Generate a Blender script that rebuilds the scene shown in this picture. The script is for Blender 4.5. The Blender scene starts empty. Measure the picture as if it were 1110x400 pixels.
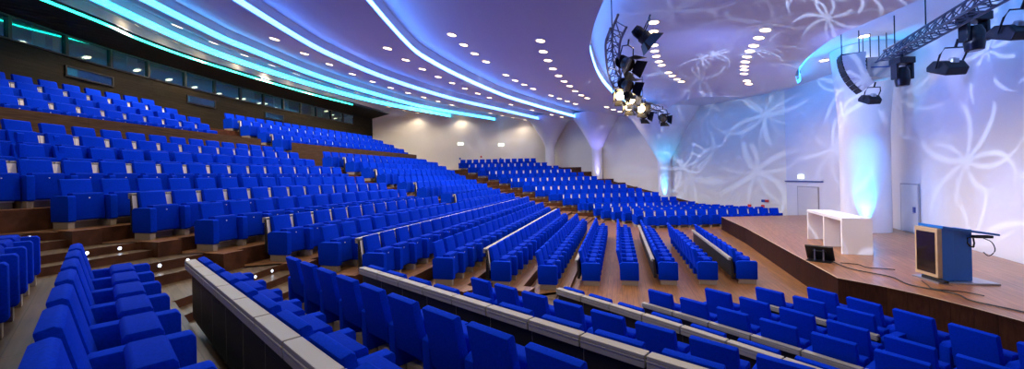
import bpy, bmesh, math, random
from mathutils import Vector, Matrix
random.seed(4)
PI = math.pi
S = bpy.context.scene
COL = S.collection

# ------------------------------------------------------------------ materials
def mat(name, col, rough=.6, metal=0., emit=None, estr=0., spec=.5, noise=0., nscale=8., bump=0., sheen=0.):
    m = bpy.data.materials.new(name); m.use_nodes = True
    nt = m.node_tree; b = nt.nodes['Principled BSDF']
    b.inputs['Base Color'].default_value = (*col, 1)
    b.inputs['Roughness'].default_value = rough
    b.inputs['Metallic'].default_value = metal
    b.inputs['Specular IOR Level'].default_value = spec
    if sheen: b.inputs['Sheen Weight'].default_value = sheen
    if emit:
        b.inputs['Emission Color'].default_value = (*emit, 1)
        b.inputs['Emission Strength'].default_value = estr
    if noise or bump:
        tc = nt.nodes.new('ShaderNodeTexCoord'); n = nt.nodes.new('ShaderNodeTexNoise')
        n.inputs['Scale'].default_value = nscale; n.inputs['Detail'].default_value = 4
        nt.links.new(tc.outputs['Object'], n.inputs['Vector'])
        if noise:
            r = nt.nodes.new('ShaderNodeValToRGB')
            r.color_ramp.elements[0].position = .3; r.color_ramp.elements[1].position = .7
            r.color_ramp.elements[0].color = (*[c*(1-noise) for c in col], 1)
            r.color_ramp.elements[1].color = (*[min(1, c*(1+noise)) for c in col], 1)
            nt.links.new(n.outputs['Fac'], r.inputs['Fac']); nt.links.new(r.outputs['Color'], b.inputs['Base Color'])
        if bump:
            bp = nt.nodes.new('ShaderNodeBump'); bp.inputs['Strength'].default_value = bump; bp.inputs['Distance'].default_value = .01
            nt.links.new(n.outputs['Fac'], bp.inputs['Height']); nt.links.new(bp.outputs['Normal'], b.inputs['Normal'])
    return m

def planks(name, c1, c2, ang, rough=.35, wid=.12, ln=1.8, wall=False):
    """wooden boards: brick texture for the boards, stretched noise for the grain"""
    m = bpy.data.materials.new(name); m.use_nodes = True
    nt = m.node_tree; b = nt.nodes['Principled BSDF']; b.inputs['Roughness'].default_value = rough
    tc = nt.nodes.new('ShaderNodeTexCoord'); mp = nt.nodes.new('ShaderNodeMapping')
    nt.links.new(tc.outputs['UV' if wall else 'Object'], mp.inputs['Vector'])
    mp.inputs['Rotation'].default_value = (0, 0, -ang)
    br = nt.nodes.new('ShaderNodeTexBrick'); nt.links.new(mp.outputs['Vector'], br.inputs['Vector'])
    br.inputs['Scale'].default_value = 1; br.inputs['Brick Width'].default_value = ln; br.inputs['Row Height'].default_value = wid
    br.inputs['Mortar Size'].default_value = .004; br.inputs['Bias'].default_value = 0
    br.inputs['Color1'].default_value = (*c1, 1); br.inputs['Color2'].default_value = (*c2, 1)
    br.inputs['Mortar'].default_value = (*[c*.25 for c in c1], 1)
    mp2 = nt.nodes.new('ShaderNodeMapping'); mp2.inputs['Scale'].default_value = (1.2, 14, 3)
    nt.links.new(mp.outputs['Vector'], mp2.inputs['Vector'])
    n = nt.nodes.new('ShaderNodeTexNoise'); n.inputs['Scale'].default_value = 1.6; n.inputs['Detail'].default_value = 5
    nt.links.new(mp2.outputs['Vector'], n.inputs['Vector'])
    mx = nt.nodes.new('ShaderNodeMix'); mx.data_type = 'RGBA'; mx.blend_type = 'MULTIPLY'; mx.inputs['Factor'].default_value = .75
    rp = nt.nodes.new('ShaderNodeValToRGB'); rp.color_ramp.elements[0].color = (.45, .42, .4, 1); rp.color_ramp.elements[1].color = (1.25, 1.2, 1.15, 1)
    rp.color_ramp.elements[0].position = .3; rp.color_ramp.elements[1].position = .7
    nt.links.new(n.outputs['Fac'], rp.inputs['Fac'])
    nt.links.new(br.outputs['Color'], mx.inputs['A']); nt.links.new(rp.outputs['Color'], mx.inputs['B'])
    nt.links.new(mx.outputs['Result'], b.inputs['Base Color'])
    return m

M = {}
M['fabric'] = mat('blue_fabric', (.0, .034, .56), .85, noise=.12, nscale=60, bump=.15, spec=.04)
M['fabric2'] = mat('blue_fabric_shaded', (.0, .027, .46), .85, noise=.12, nscale=60, bump=.15, spec=.04)  # same seat blue, darker: the cushions' shading is put into the colour
M['beige'] = mat('beige_laminate', (.92, .86, .72), .5)
M['foot'] = mat('beige_metal_foot', (.36, .31, .24), .45, .2)
M['grey'] = mat('grey_laminate', (.34, .33, .30), .45)
M['alu'] = mat('aluminium', (.75, .74, .70), .3, .9)
M['black'] = mat('black_board', (.008, .009, .012), .55)
M['blackm'] = mat('black_metal', (.012, .013, .02), .4, .4)
M['plate'] = mat('white_number_plate', (.85, .85, .82), .4)
M['floor'] = planks('wood_floor', (.27, .125, .045), (.19, .085, .03), 1.30)
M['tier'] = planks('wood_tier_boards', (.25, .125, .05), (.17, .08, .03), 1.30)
M['tiern'] = planks('wood_tier_boards_led_tint', (.135, .095, .052), (.092, .066, .037), -.75)  # near boards greyed and darkened, green LED light on them painted into the colour
M['riser'] = mat('dark_wood_riser', (.075, .030, .014), .4, noise=.35, nscale=5)
M['stage'] = planks('stage_boards', (.36, .16, .065), (.27, .12, .048), 1.12, .3, .16, 3.)
M['stagef'] = planks('stage_front_veneer', (.040, .014, .007), (.024, .008, .005), 0, .5, .3, 2.2)
M['cream'] = mat('cream_wall_plaster', (.80, .76, .68), .7, noise=.02, nscale=.5)
M['white'] = mat('white_plaster', (.80, .78, .80), .65)
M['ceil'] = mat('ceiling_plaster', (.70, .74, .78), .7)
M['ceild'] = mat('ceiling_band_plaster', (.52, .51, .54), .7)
M['soffit'] = planks('dark_timber_soffit', (.022, .020, .014), (.017, .015, .010), 0, .45, .12, 3., True)
M['slat'] = planks('dark_slatted_timber', (.021, .016, .009), (.014, .011, .006), 0, .5, .14, 3.5, True)
M['parapet'] = planks('brown_parapet_veneer', (.085, .052, .028), (.072, .044, .024), 0, .45, .9, 3., True)
M['frame'] = mat('dark_window_frame', (.012, .014, .016), .4)
M['room'] = mat('control_room_paint', (.02, .10, .13), .8)
M['roomp'] = mat('pale_curtain', (.30, .42, .38), .8)
M['table'] = mat('white_table_laminate', (.86, .84, .83), .4)
M['blue'] = mat('blue_lacquer', (.01, .16, .62), .35)
M['woodf'] = mat('pale_wood_frame', (.50, .36, .22), .45, noise=.1, nscale=6)
M['screen'] = mat('dark_screen_glass', (.02, .012, .01), .12)
M['steel'] = mat('brushed_steel', (.42, .44, .48), .3, .8)
M['truss'] = mat('truss_aluminium', (.09, .10, .15), .4, .6)
M['doorw'] = mat('white_door_paint', (.74, .71, .69), .5)
M['gap'] = mat('dark_shadow_gap', (.42, .39, .42), .8)
M['red'] = mat('red_sign', (.65, .04, .03), .5)
M['signb'] = mat('blue_door_plate', (.02, .06, .28), .4)
M['lens'] = mat('downlight_lens', (.9, .85, .75), .4, emit=(1, .72, .42), estr=9)
M['ring'] = mat('white_trim_ring', (.75, .73, .70), .4)
M['exitl'] = mat('lit_exit_sign', (.8, .9, .8), .4, emit=(.85, 1, .85), estr=2.2)
M['steplens'] = mat('step_light_lens', (.9, .9, 1), .3, emit=(.65, .78, 1), estr=9)
M['lampglow'] = mat('hot_lamp_face', (1, .9, .7), .3, emit=(1, .68, .32), estr=18)
M['arrayw'] = mat('pale_speaker_housing', (.44, .43, .43), .5)
for k_ in ('slat','soffit','stagef','riser','parapet'): M[k_].node_tree.nodes['Principled BSDF'].inputs['Specular IOR Level'].default_value = .12
def led(name, c, s): return mat(name, (.8, .85, .9), .5, emit=c, estr=s)
M['led1'] = led('led_green_cyan', (.01, .80, .55), 10)
M['led2'] = led('led_cyan', (.02, .60, 1.), 8)
M['led3'] = led('led_sky', (.03, .40, 1.), 8)
M['led4'] = led('led_blue', (.06, .24, 1.), 9)
M['led5'] = led('led_violet_blue', (.06, .24, 1.), 15)
M['led6'] = led('led_ice_blue', (.07, .26, 1.), 15)
M['led7'] = led('led_cyan_wall', (.01, .34, 1.), 13)
m = bpy.data.materials.new('tinted_glass'); m.use_nodes = True; nt = m.node_tree; nt.nodes.clear()
o_ = nt.nodes.new('ShaderNodeOutputMaterial'); mx = nt.nodes.new('ShaderNodeMixShader'); mx.inputs[0].default_value = .20
tr = nt.nodes.new('ShaderNodeBsdfTransparent'); tr.inputs[0].default_value = (.45, .75, .8, 1)
gl = nt.nodes.new('ShaderNodeBsdfGlossy'); gl.inputs['Roughness'].default_value = .03; gl.inputs[0].default_value = (.7, .9, .95, 1)
nt.links.new(tr.outputs[0], mx.inputs[1]); nt.links.new(gl.outputs[0], mx.inputs[2]); nt.links.new(mx.outputs[0], o_.inputs[0])
M['glass'] = m

# ------------------------------------------------------------------ mesh helpers
class MB:
    def __init__(s): s.v = []; s.f = []; s.m = []; s.uv = {}; s.mats = []
    def mi(s, name):
        if name not in s.mats: s.mats.append(name)
        return s.mats.index(name)
    def add(s, vs, fs, m, T=None):
        o = len(s.v); k = s.mi(m)
        s.v += [tuple(T @ Vector(p)) if T else tuple(p) for p in vs]
        for f in fs: s.f.append(tuple(i+o for i in f)); s.m.append(k)
    def box(s, x0, x1, y0, y1, z0, z1, m, T=None):
        s.add([(x0,y0,z0),(x1,y0,z0),(x1,y1,z0),(x0,y1,z0),(x0,y0,z1),(x1,y0,z1),(x1,y1,z1),(x0,y1,z1)],
              [(3,2,1,0),(4,5,6,7),(0,1,5,4),(1,2,6,5),(2,3,7,6),(3,0,4,7)], m, T)
    def prism(s, poly, z0, z1, m, mside=None, T=None):
        n = len(poly)
        a = sum(poly[i][0]*poly[(i+1)%n][1]-poly[(i+1)%n][0]*poly[i][1] for i in range(n))
        if a < 0: poly = poly[::-1]
        z0s = z0 if isinstance(z0, (list, tuple)) else [z0]*n
        vs = [(p[0],p[1],z0) for p in poly]+[(p[0],p[1],z1) for p in poly]
        s.add(vs, [tuple(range(n-1,-1,-1)), tuple(range(n,2*n))], m, T)
        s.add(vs, [(i,(i+1)%n,(i+1)%n+n,i+n) for i in range(n)], mside or m, T)
    def profx(s, prof, x0, x1, m, T=None):     # closed profile in (y,z) pulled along x
        n = len(prof)
        vs = [(x0,p[0],p[1]) for p in prof]+[(x1,p[0],p[1]) for p in prof]
        s.add(vs, [tuple(range(n)), tuple(range(2*n-1,n-1,-1))]+[(i,i+n,(i+1)%n+n,(i+1)%n) for i in range(n)], m, T)
    def strip(s, A, B, m, uvw=1.):            # quads between two polylines of equal length
        n = len(A); d = 0.; o = len(s.f)
        s.add(list(A)+list(B), [(i,i+1,n+i+1,n+i) for i in range(n-1)], m)
        for i in range(n-1):
            L = (Vector(A[i+1])-Vector(A[i])).length; h = (Vector(A[i])-Vector(B[i])).length; h2 = (Vector(A[i+1])-Vector(B[i+1])).length
            s.uv[o+i] = [(d,0),(d+L,0),(d+L,h2),(d,h)]; d += L
    def tube(s, pts, r, m, n=6):
        pts = [Vector(p) for p in pts]; o = len(s.v); k = s.mi(m)
        for i, p in enumerate(pts):
            d = (pts[min(i+1,len(pts)-1)]-pts[max(i-1,0)]).normalized()
            a = d.cross(Vector((0,0,1)) if abs(d.z) < .9 else Vector((1,0,0))).normalized(); b = d.cross(a)
            for j in range(n): s.v.append(tuple(p+(a*math.cos(2*PI*j/n)+b*math.sin(2*PI*j/n))*r))
        for i in range(len(pts)-1):
            for j in range(n):
                s.f.append((o+i*n+j,o+i*n+(j+1)%n,o+(i+1)*n+(j+1)%n,o+(i+1)*n+j)); s.m.append(k)
        s.f.append(tuple(o+j for j in range(n-1,-1,-1))); s.m.append(k)
        s.f.append(tuple(o+(len(pts)-1)*n+j for j in range(n))); s.m.append(k)
    def lathe(s, prof, m, n=24, T=None, a0=0, a1=2*PI, cap=True):      # (r,z) profile round z
        full = abs(a1-a0-2*PI) < 1e-6; c = n if full else n+1
        vs = [(r*math.cos(a0+(a1-a0)*j/n), r*math.sin(a0+(a1-a0)*j/n), z) for r, z in prof for j in range(c)]
        s.add(vs, [(i*c+j,i*c+(j+1)%c,(i+1)*c+(j+1)%c,(i+1)*c+j) for i in range(len(prof)-1) for j in range(n)], m, T)
        if full and cap:
            if prof[0][0] > 1e-5: s.add(vs[:c], [tuple(range(c-1,-1,-1))], m, T)
            if prof[-1][0] > 1e-5: s.add(vs[-c:], [tuple(range(c))], m, T)
    def build(s, name, parent=None, bevel=0, smooth=False, seg=2):
        me = bpy.data.meshes.new(name); me.from_pydata(s.v, [], s.f); me.update()
        for k in s.mats: me.materials.append(M[k])
        me.polygons.foreach_set('material_index', s.m)
        if s.uv:
            ul = me.uv_layers.new(name='UVMap')
            for fi, uvs in s.uv.items():
                for li, u in zip(me.polygons[fi].loop_indices, uvs): ul.data[li].uv = u
        if bevel:
            bm = bmesh.new(); bm.from_mesh(me)
            bmesh.ops.remove_doubles(bm, verts=bm.verts, dist=1e-5)
            es = [e for e in bm.edges if len(e.link_faces) == 2 and e.calc_face_angle(0) > .5]
            bmesh.ops.bevel(bm, geom=es, offset=bevel, segments=seg, profile=.6, affect='EDGES', clamp_overlap=True)
            bm.to_mesh(me); bm.free()
        if smooth:
            me.shade_smooth()
            me.set_sharp_from_angle(angle=math.radians(40))
        o = bpy.data.objects.new(name, me); COL.objects.link(o)
        if parent: o.parent = parent
        return o

def tag(o, label=None, cat=None, group=None, kind=None):
    if label: o['label'] = label
    if cat: o['category'] = cat
    if group: o['group'] = group
    if kind: o['kind'] = kind
    return o
def empty(name, loc=(0,0,0), rz=0):
    o = bpy.data.objects.new(name, None); COL.objects.link(o); o.location = loc; o.rotation_euler = (0,0,rz)
    o.empty_display_size = .2
    return o
def struct(o, label=None, cat=None):
    o['kind'] = 'structure'
    if label: o['label'] = label
    if cat: o['category'] = cat
    return o
def copy_tree(o, parent=None):
    c = o.copy(); COL.objects.link(c)
    if parent: c.parent = parent
    for ch in o.children: copy_tree(ch, c)
    return c
def V2(a): return Vector((a[0], a[1]))
ONES = ['','first','second','third','fourth','fifth','sixth','seventh','eighth','ninth','tenth','eleventh','twelfth','thirteenth',
        'fourteenth','fifteenth','sixteenth','seventeenth','eighteenth','nineteenth']
TENS = {20:('twenty','twentieth'),30:('thirty','thirtieth'),40:('forty','fortieth'),50:('fifty','fiftieth'),60:('sixty','sixtieth')}
def nth(n):
    if n < 20: return ONES[n]
    t = n//10*10
    return TENS[t][1] if n == t else TENS[t][0]+'-'+ONES[n-t]

# ------------------------------------------------------------------ camera
H, F, ROLL = 2.95, 420., .023
cd = bpy.data.cameras.new('camera'); cam = bpy.data.objects.new('camera', cd); COL.objects.link(cam)
cd.sensor_width = 36; cd.lens = F/1110*36; cd.shift_y = -8.4/1110; cd.clip_start = .05; cd.clip_end = 200
cam.matrix_world = Matrix.Translation((0,0,H)) @ Matrix.Rotation(PI/2, 4, 'X') @ Matrix.Rotation(-ROLL, 4, 'Z')
S.camera = cam
def seen_at(X, Y, Z):            # where a point falls in the 1110 x 400 frame (used to leave out seats nobody sees)
    if Y < .3: return None
    a, b = F*X/Y, F*(Z-H)/Y
    return 555+a*math.cos(ROLL)-b*math.sin(ROLL), 191.6-a*math.sin(ROLL)-b*math.cos(ROLL)

# ------------------------------------------------------------------ plan of the hall
VC = V2((.264, .9645)); MC = V2((.9645, -.264))           # middle block: along a row / towards the stage
VN = V2((.7325, -.681)); NN = V2((.681, .7325))           # near block
ZC = {1:0,2:0,3:0,4:0,5:0,6:.12,7:.35,8:.62,9:.90,10:1.10,11:1.34,12:1.66,13:1.92,14:2.19,15:2.58,16:2.91,17:3.23,18:3.49}
BEND = {15:.1,16:.35,17:.7,18:1.}
def EC(k): return V2((4.26-.8*(k-5), 19.3+.825*(k-5)))
def crow(k, t, off=0.):          # point on middle row k, t metres from its far end, off metres towards the stage
    kk = min(k, 18)
    p = EC(kk)-VC*t+MC*(off-(k-kk)*1.0)
    return p+MC*(BEND.get(kk, 0)*max(0, t-8)**2/130)
def t_at(k, px, off=0.):
    a = (px-555)/F; lo, hi = 0., 40.
    for _ in range(50):
        mid = (lo+hi)/2; p = crow(k, mid, off)
        if p.y > .5 and p.x/p.y > a: lo = mid
        else: hi = mid
    return lo
NEARPX = {6:584,7:535,8:475,9:403,10:357,11:305,12:230,13:166,14:83}
TN = {k: t_at(k, px) for k, px in NEARPX.items()}
for k, y in zip((1,2,3,4,5), (10.43,10.45,10.5,10.55,10.6)): TN[k] = (EC(k).y-y-.1)/VC.y
for k in (15,16,17,18): TN[k] = t_at(k, -75)
NROW = {  # near block: first seat, heading along the row away from the aisle, bend per metre, floor height, desk
 'K':((5.18,6.84),(.33,-.944),.06,0,0), 'J':((4.32,6.93),(.45,-.893),.03,0,2), 'I':((3.42,6.93),(.50,-.866),.03,0,0),
 'H':((2.41,6.94),(.58,-.815),.02,0,2), 'G':((.95,7.22),(.62,-.785),.02,0,1), 'F':((-.70,6.65),(.70,-.714),0,.36,0),
 'E':((-2.34,6.40),VN,0,.66,1), 'D':((-3.42,5.97),VN,0,.916,0), 'C':((-3.81,4.82),VN,0,1.15,1), 'B':((-4.42,4.0),VN,0,1.47,0),
 'A':((-6.11,4.37),VN,0,1.76,0)}
ZF = {1:0,2:0,3:0,4:0,5:0,6:0,7:.10,8:.40,9:.72,10:1.0,11:1.29,12:1.62,13:1.95,14:2.28,15:2.6,16:2.92,17:3.24,18:3.67}
def FY(k): return 26+.8*(k-7)
def FX0(k): return 5.45-.92*(k-7)
FX1 = {1:14.6,2:14.3,3:13.9,4:13.5,5:13.1,6:12.6,7:12.07,8:11.25,9:10.4,10:9.5,11:8.55,12:7.7,13:6.8,14:5.95,15:5.1,16:4.3,17:3.5,18:2.5}
WALL = [(-12.25,34.3),(-6.3,35.4),(-2.4,36.3),(3.9,36.8),(7.0,33.4),(9.4,30.8),(11.6,28.2),(13.6,25.4),(15.6,21.8),(15.1,17.5),(14.8,15.0)]
def smooth_curve(P, n=8):
    P = [Vector((*p, 0)) if len(p) == 2 else Vector(p) for p in P]; out = []
    for i in range(len(P)-1):
        p0 = P[i-1] if i else P[0]*2-P[1]; p1, p2 = P[i], P[i+1]; p3 = P[i+2] if i+2 < len(P) else P[-1]*2-P[-2]
        for j in range(n):
            t = j/n
            out.append(.5*((2*p1)+(p2-p0)*t+(2*p0-5*p1+4*p2-p3)*t*t+(3*p1-p0-3*p2+p3)*t**3))
    out.append(P[-1]); return out
def resample(P, n):
    P = [Vector(p) for p in P]; d = [0.]
    for i in range(1, len(P)): d.append(d[-1]+(P[i]-P[i-1]).length)
    out = []; j = 0
    for i in range(n):
        s = d[-1]*i/(n-1)
        while j < len(P)-2 and d[j+1] < s: j += 1
        t = (s-d[j])/max(1e-9, d[j+1]-d[j]); out.append(P[j].lerp(P[j+1], min(1, t)))
    return out
def wall_x(y):
    for a, b in zip(WALL[3:], WALL[4:9]):
        if b[1] <= y <= a[1]: return a[0]+(b[0]-a[0])*(y-a[1])/(b[1]-a[1])
    return 15.4 if y < 21.8 else 3.9

# ------------------------------------------------------------------ floor, tiers, steps
b = MB(); b.box(-20, 20, -10, 40, -.2, -.001, 'floor'); struct(b.build('floor'))
def tier(poly, z, top, name='floor_tier'):
    if z < .02: return
    b = MB(); b.prism([(p[0],p[1]) for p in poly], 0, z, top, 'riser'); return struct(b.build(name))
NORD = ['G','F','E','D','C','B','A']
def nend(k):          # aisle edge of the near block level with tier k
    j = k-6
    if j < 7:
        (p, d, *_) = NROW[NORD[max(0, j)]]; return V2(p)-V2(d)*.5
    return V2(NROW['A'][0])-VN*.5+V2((-1.1,-.35))*(j-6)
def nfront(j, s):
    p, d, *_ = NROW[j]; d = V2(d).normalized(); n = V2((-d.y, d.x)); return V2(p)+d*s+n*.74
def aisle_edge(k):
    return crow(k, TN[k]+.42, .50), crow(k+1, TN[min(18, k+1)]+.42, .50), nend(k), nend(k+1)
for i, j in enumerate(NORD):
    z = NROW[j][3]
    ss = (-.5, 14)
    f = [nfront(j, s) for s in ss]
    if j == 'A': bk = [p-NN*2.5 for p in f]
    else: bk = [nfront(NORD[i+1], s) for s in ss]
    if j == 'A': bk[1] = f[1]-NN*2.5
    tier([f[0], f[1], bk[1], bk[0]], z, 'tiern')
for k in range(6, 19):
    n0, n1 = TN[k]+.45, TN[min(18, k+1)]+.45
    steps = 10
    fr = [crow(k, -.6+(n0+.6)*i/steps, .74) for i in range(steps+1)]
    if k < 18: bk = [crow(k+1, -.6+(n1+.6)*i/steps, .74) for i in range(steps+1)]
    else: bk = [crow(18, -.6+(n0+.6)*i/steps, -1.45) for i in range(steps+1)]
    tier(fr+bk[::-1], ZC[k], 'tier')
    if k <= 16:       # aisle between the near block and the middle block: one landing and one half step per row
        a0, a1, c0, c1 = aisle_edge(k)
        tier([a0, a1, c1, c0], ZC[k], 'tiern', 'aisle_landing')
        rise = ZC[k]-ZC[k-1]; u = (c0-a0).normalized(); nn = V2((-u.y, u.x))
        if nn.dot(MC) < 0: nn = -nn
        tier([a0-u*.25, a0+u*.14, a0+u*.14+nn*.5, a0-u*.25+nn*.5], ZC[k]+.012, 'tier', 'step_block')
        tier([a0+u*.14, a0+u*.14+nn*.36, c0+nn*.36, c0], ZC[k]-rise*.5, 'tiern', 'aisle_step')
    # far aisle and far block
for k in range(6, 19):
    fr0 = crow(k, -.6, .74); bk0 = crow(k+1, -.6, .74) if k < 18 else V2((-6.5, 34.6))
    g0 = V2((FX0(k)-.5, FY(k)-.52)); g1 = V2((FX0(k+1)-.5, FY(k+1)-.52)) if k < 18 else V2((-5.2, 35.5))
    tier([fr0, g0, g1, bk0], (ZC[k]+ZF[k])/2, 'tier', 'aisle_landing')
    if k >= 7:
        rise = (ZC[k]+ZF[k]-ZC[k-1]-ZF[k-1])/2; u = (g0-fr0).normalized(); nn = V2((u.y, -u.x))
        tier([fr0+u*.5, fr0+u*.5+nn*.34, g0-u*.3+nn*.34, g0-u*.3], (ZC[k]+ZF[k])/2-rise/2, 'tier', 'aisle_step')
    y0, y1 = FY(k)-.52, (FY(k+1)-.52 if k < 18 else 36.5)
    tier([(FX0(k)-.5, y0), (wall_x(y0)-.05, y0), (max(wall_x(y1)-.05, FX0(k)+4), y1), (FX0(k+1)-.5, y1)], ZF[k], 'tier')

# step lights on the aisle edges of the middle block
sl = MB(); sl.lathe([(.024,.0),(.024,.010),(.018,.014),(0,.014)], 'steplens', 12); SL = sl.build('step_light')
sr = MB(); sr.lathe([(.024,0),(.036,0),(.036,.010),(.024,.012)], 'alu', 12, cap=False); sr.build('trim_ring', SL)
nsl = 0; SLP = []
def step_light(p, z, nrm, label):
    global nsl
    o = SL if nsl == 0 else copy_tree(SL); nsl += 1
    SLP.append((p.x, p.y, z, label)); o.location = (p.x, p.y, z); o.rotation_euler = Vector((nrm.x, nrm.y, 0)).to_track_quat('Z', 'Y').to_euler()
    tag(o, label, 'light', 'step lights along the aisles')
for k in range(8, 16):
    a0, a1, c0, c1 = aisle_edge(k); u = (c0-a0).normalized(); nn = V2((-u.y, u.x))
    if nn.dot(MC) < 0: nn = -nn
    for q, sd in enumerate((.42, .85)):
        step_light(a0+u*sd+nn*.004, ZC[k]-.06, nn, 'small white step light on near aisle riser, %s tier, %s seat end' % (nth(k), ('closer to', 'farther from')[q]))

# ------------------------------------------------------------------ seats
def make_seat(desk, simple=False):
    P = {}
    b = MB(); b.profx([(.10,.36),(.045,.60),(-.02,.895),(-.045,.91),(-.105,.895),(-.045,.60),(-.005,.34)], -.222, .222, 'fabric')
    P['backrest'] = b
    b = MB(); b.profx([(.365,.17),(.365,.30),(.345,.62),(.325,.645),(.185,.645),(.165,.62),(.20,.16),(.22,.145),(.35,.145)], -.222, .222, 'fabric2')
    P['seat_cushion'] = b
    b = MB(); b.lathe([(.010,0),(.010,.004),(0,.004)], 'plate', 8, Matrix.Translation((0,.353,.55)) @ Matrix.Rotation(-PI/2+.06, 4, 'X')); P['number_plate'] = b
    b = MB(); b.profx([(-.01,.13),(.46,.13),(.475,.15),(.475,.575),(.455,.60),(.05,.60),(-.02,.56)], .245, .355, 'fabric'); P['armrest'] = b
    b = MB(); b.box(.255, .345, .03, .44, 0, .13, 'foot'); P['armrest_foot'] = b
    b = MB(); b.box(-.21, .21, .10, .16, 0, .15, 'foot'); b.box(-.21, .21, .16, .21, .11, .145, 'alu'); P['pedestal'] = b
    if desk == 1:      # high desk behind the backrest, its panel showing pale between the backs
        b = MB()
        for x0, x1 in ((-.2995,-.226), (.226,.2995)):
            b.profx([(-.045,.36),(-.093,.835),(-.0945,.835),(-.0465,.36)], x0, x1, 'beige'); b.profx([(-.047,.36),(-.095,.84),(-.106,.84),(-.060,.36)], x0, x1, 'black')
        b.profx([(-.0755,.16),(-.0755,.36),(-.128,.84),(-.150,.84),(-.150,.16)], -.2995, .2995, 'black')
        P['writing_desk'] = b
        b = MB(); b.box(-.292, .292, -.215, -.112, .845, .88, 'grey'); b.box(-.292, .292, -.220, -.18, .826, .844, 'alu'); b.box(-.292, .292, -.216, -.155, .775, .825, 'grey'); P['folded_top'] = b
    elif desk == 2:    # low desk on the flat floor
        b = MB(); b.profx([(-.068,.16),(-.068,.36),(-.098,.64),(-.132,.64),(-.132,.16)], -.2995, .2995, 'black'); P['writing_desk'] = b
        b = MB(); b.box(-.292, .292, -.190, -.103, .645, .67, 'grey'); b.box(-.292, .292, -.194, -.15, .630, .644, 'alu'); b.box(-.292, .292, -.190, -.137, .595, .629, 'grey'); P['folded_top'] = b
    return P
BEV = {'backrest':.022,'seat_cushion':.03,'armrest':.022,'armrest_foot':.006,'pedestal':.004,'number_plate':0,'writing_desk':.003,'folded_top':.007}
def end_panel(side):
    b = MB(); x = -.30 if side < 0 else .30
    b.profx([(-.03,.13),(.47,.13),(.485,.15),(.485,.575),(.465,.60),(.05,.60),(-.04,.56)], x-.05, x+.05, 'fabric'); return b
TPL = {}
def template(desk):
    P = make_seat(desk); root = empty('auditorium_seat')
    objs = {}
    for n in ('backrest','seat_cushion','armrest','pedestal','writing_desk'):
        if n in P: objs[n] = P[n].build(n, root, BEV[n], n in ('backrest','seat_cushion','armrest'))
    objs['backrest']['label'] = 'bright blue upholstered backrest'
    objs['pedestal']['label'] = 'beige metal pedestal'
    P['number_plate'].build('number_plate', objs['seat_cushion'])
    P['armrest_foot'].build('armrest_foot', objs['armrest'], .006)
    if desk:
        objs['writing_desk']['label'] = 'desk panel, black behind and beige in front'
        o = P['folded_top'].build('folded_top', objs['writing_desk'], .007); o['label'] = 'grey folded desk top'
    return root
seats = []    # (x, y, z, facing angle, desk, row label, index, row size, block)
def rot_of(n): return math.atan2(-n.x, n.y)     # local +Y turned to n
ROWS = []
def put_row(pts, nrm, z, desk, rowname, frm, first_end=True, last_end=True, group=''):
    N = len(pts)
    for i, (p, n) in enumerate(zip(pts, nrm)):
        seats.append(dict(p=p, z=z, a=rot_of(n), desk=int(desk), row=rowname, i=i, N=N, frm=frm, end=(1 if (i == 0 and 'near block' in group) or (i == N-1 and last_end and 'near block' not in group) else 0), group=group))
PITCH = .6
SPLIT = {18:(308,349),17:(332,369),16:(351,388),15:(376,410),14:(397,429),13:(424,451),12:(447,473),11:(476,494)}
for k in range(1, 19):        # middle block, counted from the stage; seats counted from the near aisle
    t1 = TN[k]; n = int(t1/PITCH)
    pts, nr = [], []
    for i in range(n):
        t = t1-i*PITCH; p = crow(k, t); q = crow(k, t-.05); d = (q-p).normalized()
        pts.append(p); nr.append(V2((d.y, -d.x)))
    # looking with the seat, +X is the seat's own right hand; the near aisle lies on its right
    frm = 'near aisle' if k < 15 else 'cropped end'
    if k in SPLIT:            # a stair climbs through the upper rows
        xs = [seen_at(p.x, p.y, ZC[k]+.9)[0] if p.y > 1 else -999 for p in pts]
        i0 = sum(x < SPLIT[k][0]-3 for x in xs); i1 = sum(x < SPLIT[k][1]+3 for x in xs)
        put_row(pts[:i0], nr[:i0], ZC[k], (k % 2)*(2 if k < 6 else 1), nth(k)+' row of middle block', frm, True, True, 'seats of the middle block')
        put_row(pts[i1:], nr[i1:], ZC[k], (k % 2)*(2 if k < 6 else 1), nth(k)+' row, beyond the dividing stair', 'dividing stair', True, True, 'seats of the middle block')
    else:
        put_row(pts, nr, ZC[k], (k % 2)*(2 if k < 6 else 1), nth(k)+' row of middle block', frm, True, True, 'seats of the middle block')
NSEAT = []
for qi, j in enumerate('KJIHGFEDCBA'):
    p0, d0, bend, z, desk = NROW[j]; d = V2(d0).normalized(); p = V2(p0)+d*.26; pts, nr = [], []
    for i in range(16):
        if any((p-o_).length < .57 for o_, z_ in NSEAT if abs(z_-z) < .3): break
        pts.append(p.copy()); nr.append(V2((-d.y, d.x)))
        p = p+d*PITCH; a = -bend*PITCH; d = V2((d.x*math.cos(a)-d.y*math.sin(a), d.x*math.sin(a)+d.y*math.cos(a)))
    NSEAT += [(q_, z) for q_ in pts]
    put_row(pts, nr, z, desk, nth(qi+1)+' row of near block', 'steps end', True, False, 'seats of the near block')
for k in range(1, 19):
    n = 12 if k > 6 else 13 if k < 3 else 12
    L = FX1[k]-FX0(k); x0 = FX0(k)
    if k < 7: x0 = FX1[k]-n*.57
    pts = [V2((x0+.3+i*.575, FY(k)+.01*i)) for i in range(n)]
    put_row(pts, [V2((.02,-1)).normalized()]*n, ZF[k], k % 2 == 1, nth(k)+' row of far block', 'far aisle', True, False, 'seats of the far block')
BAL = [(1, 4.36, True, 255, 301), (2, 4.72, False, 232, 285), (3, 5.08, True, 217, 267), (4, 5.45, False, 196, 249)]
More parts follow.
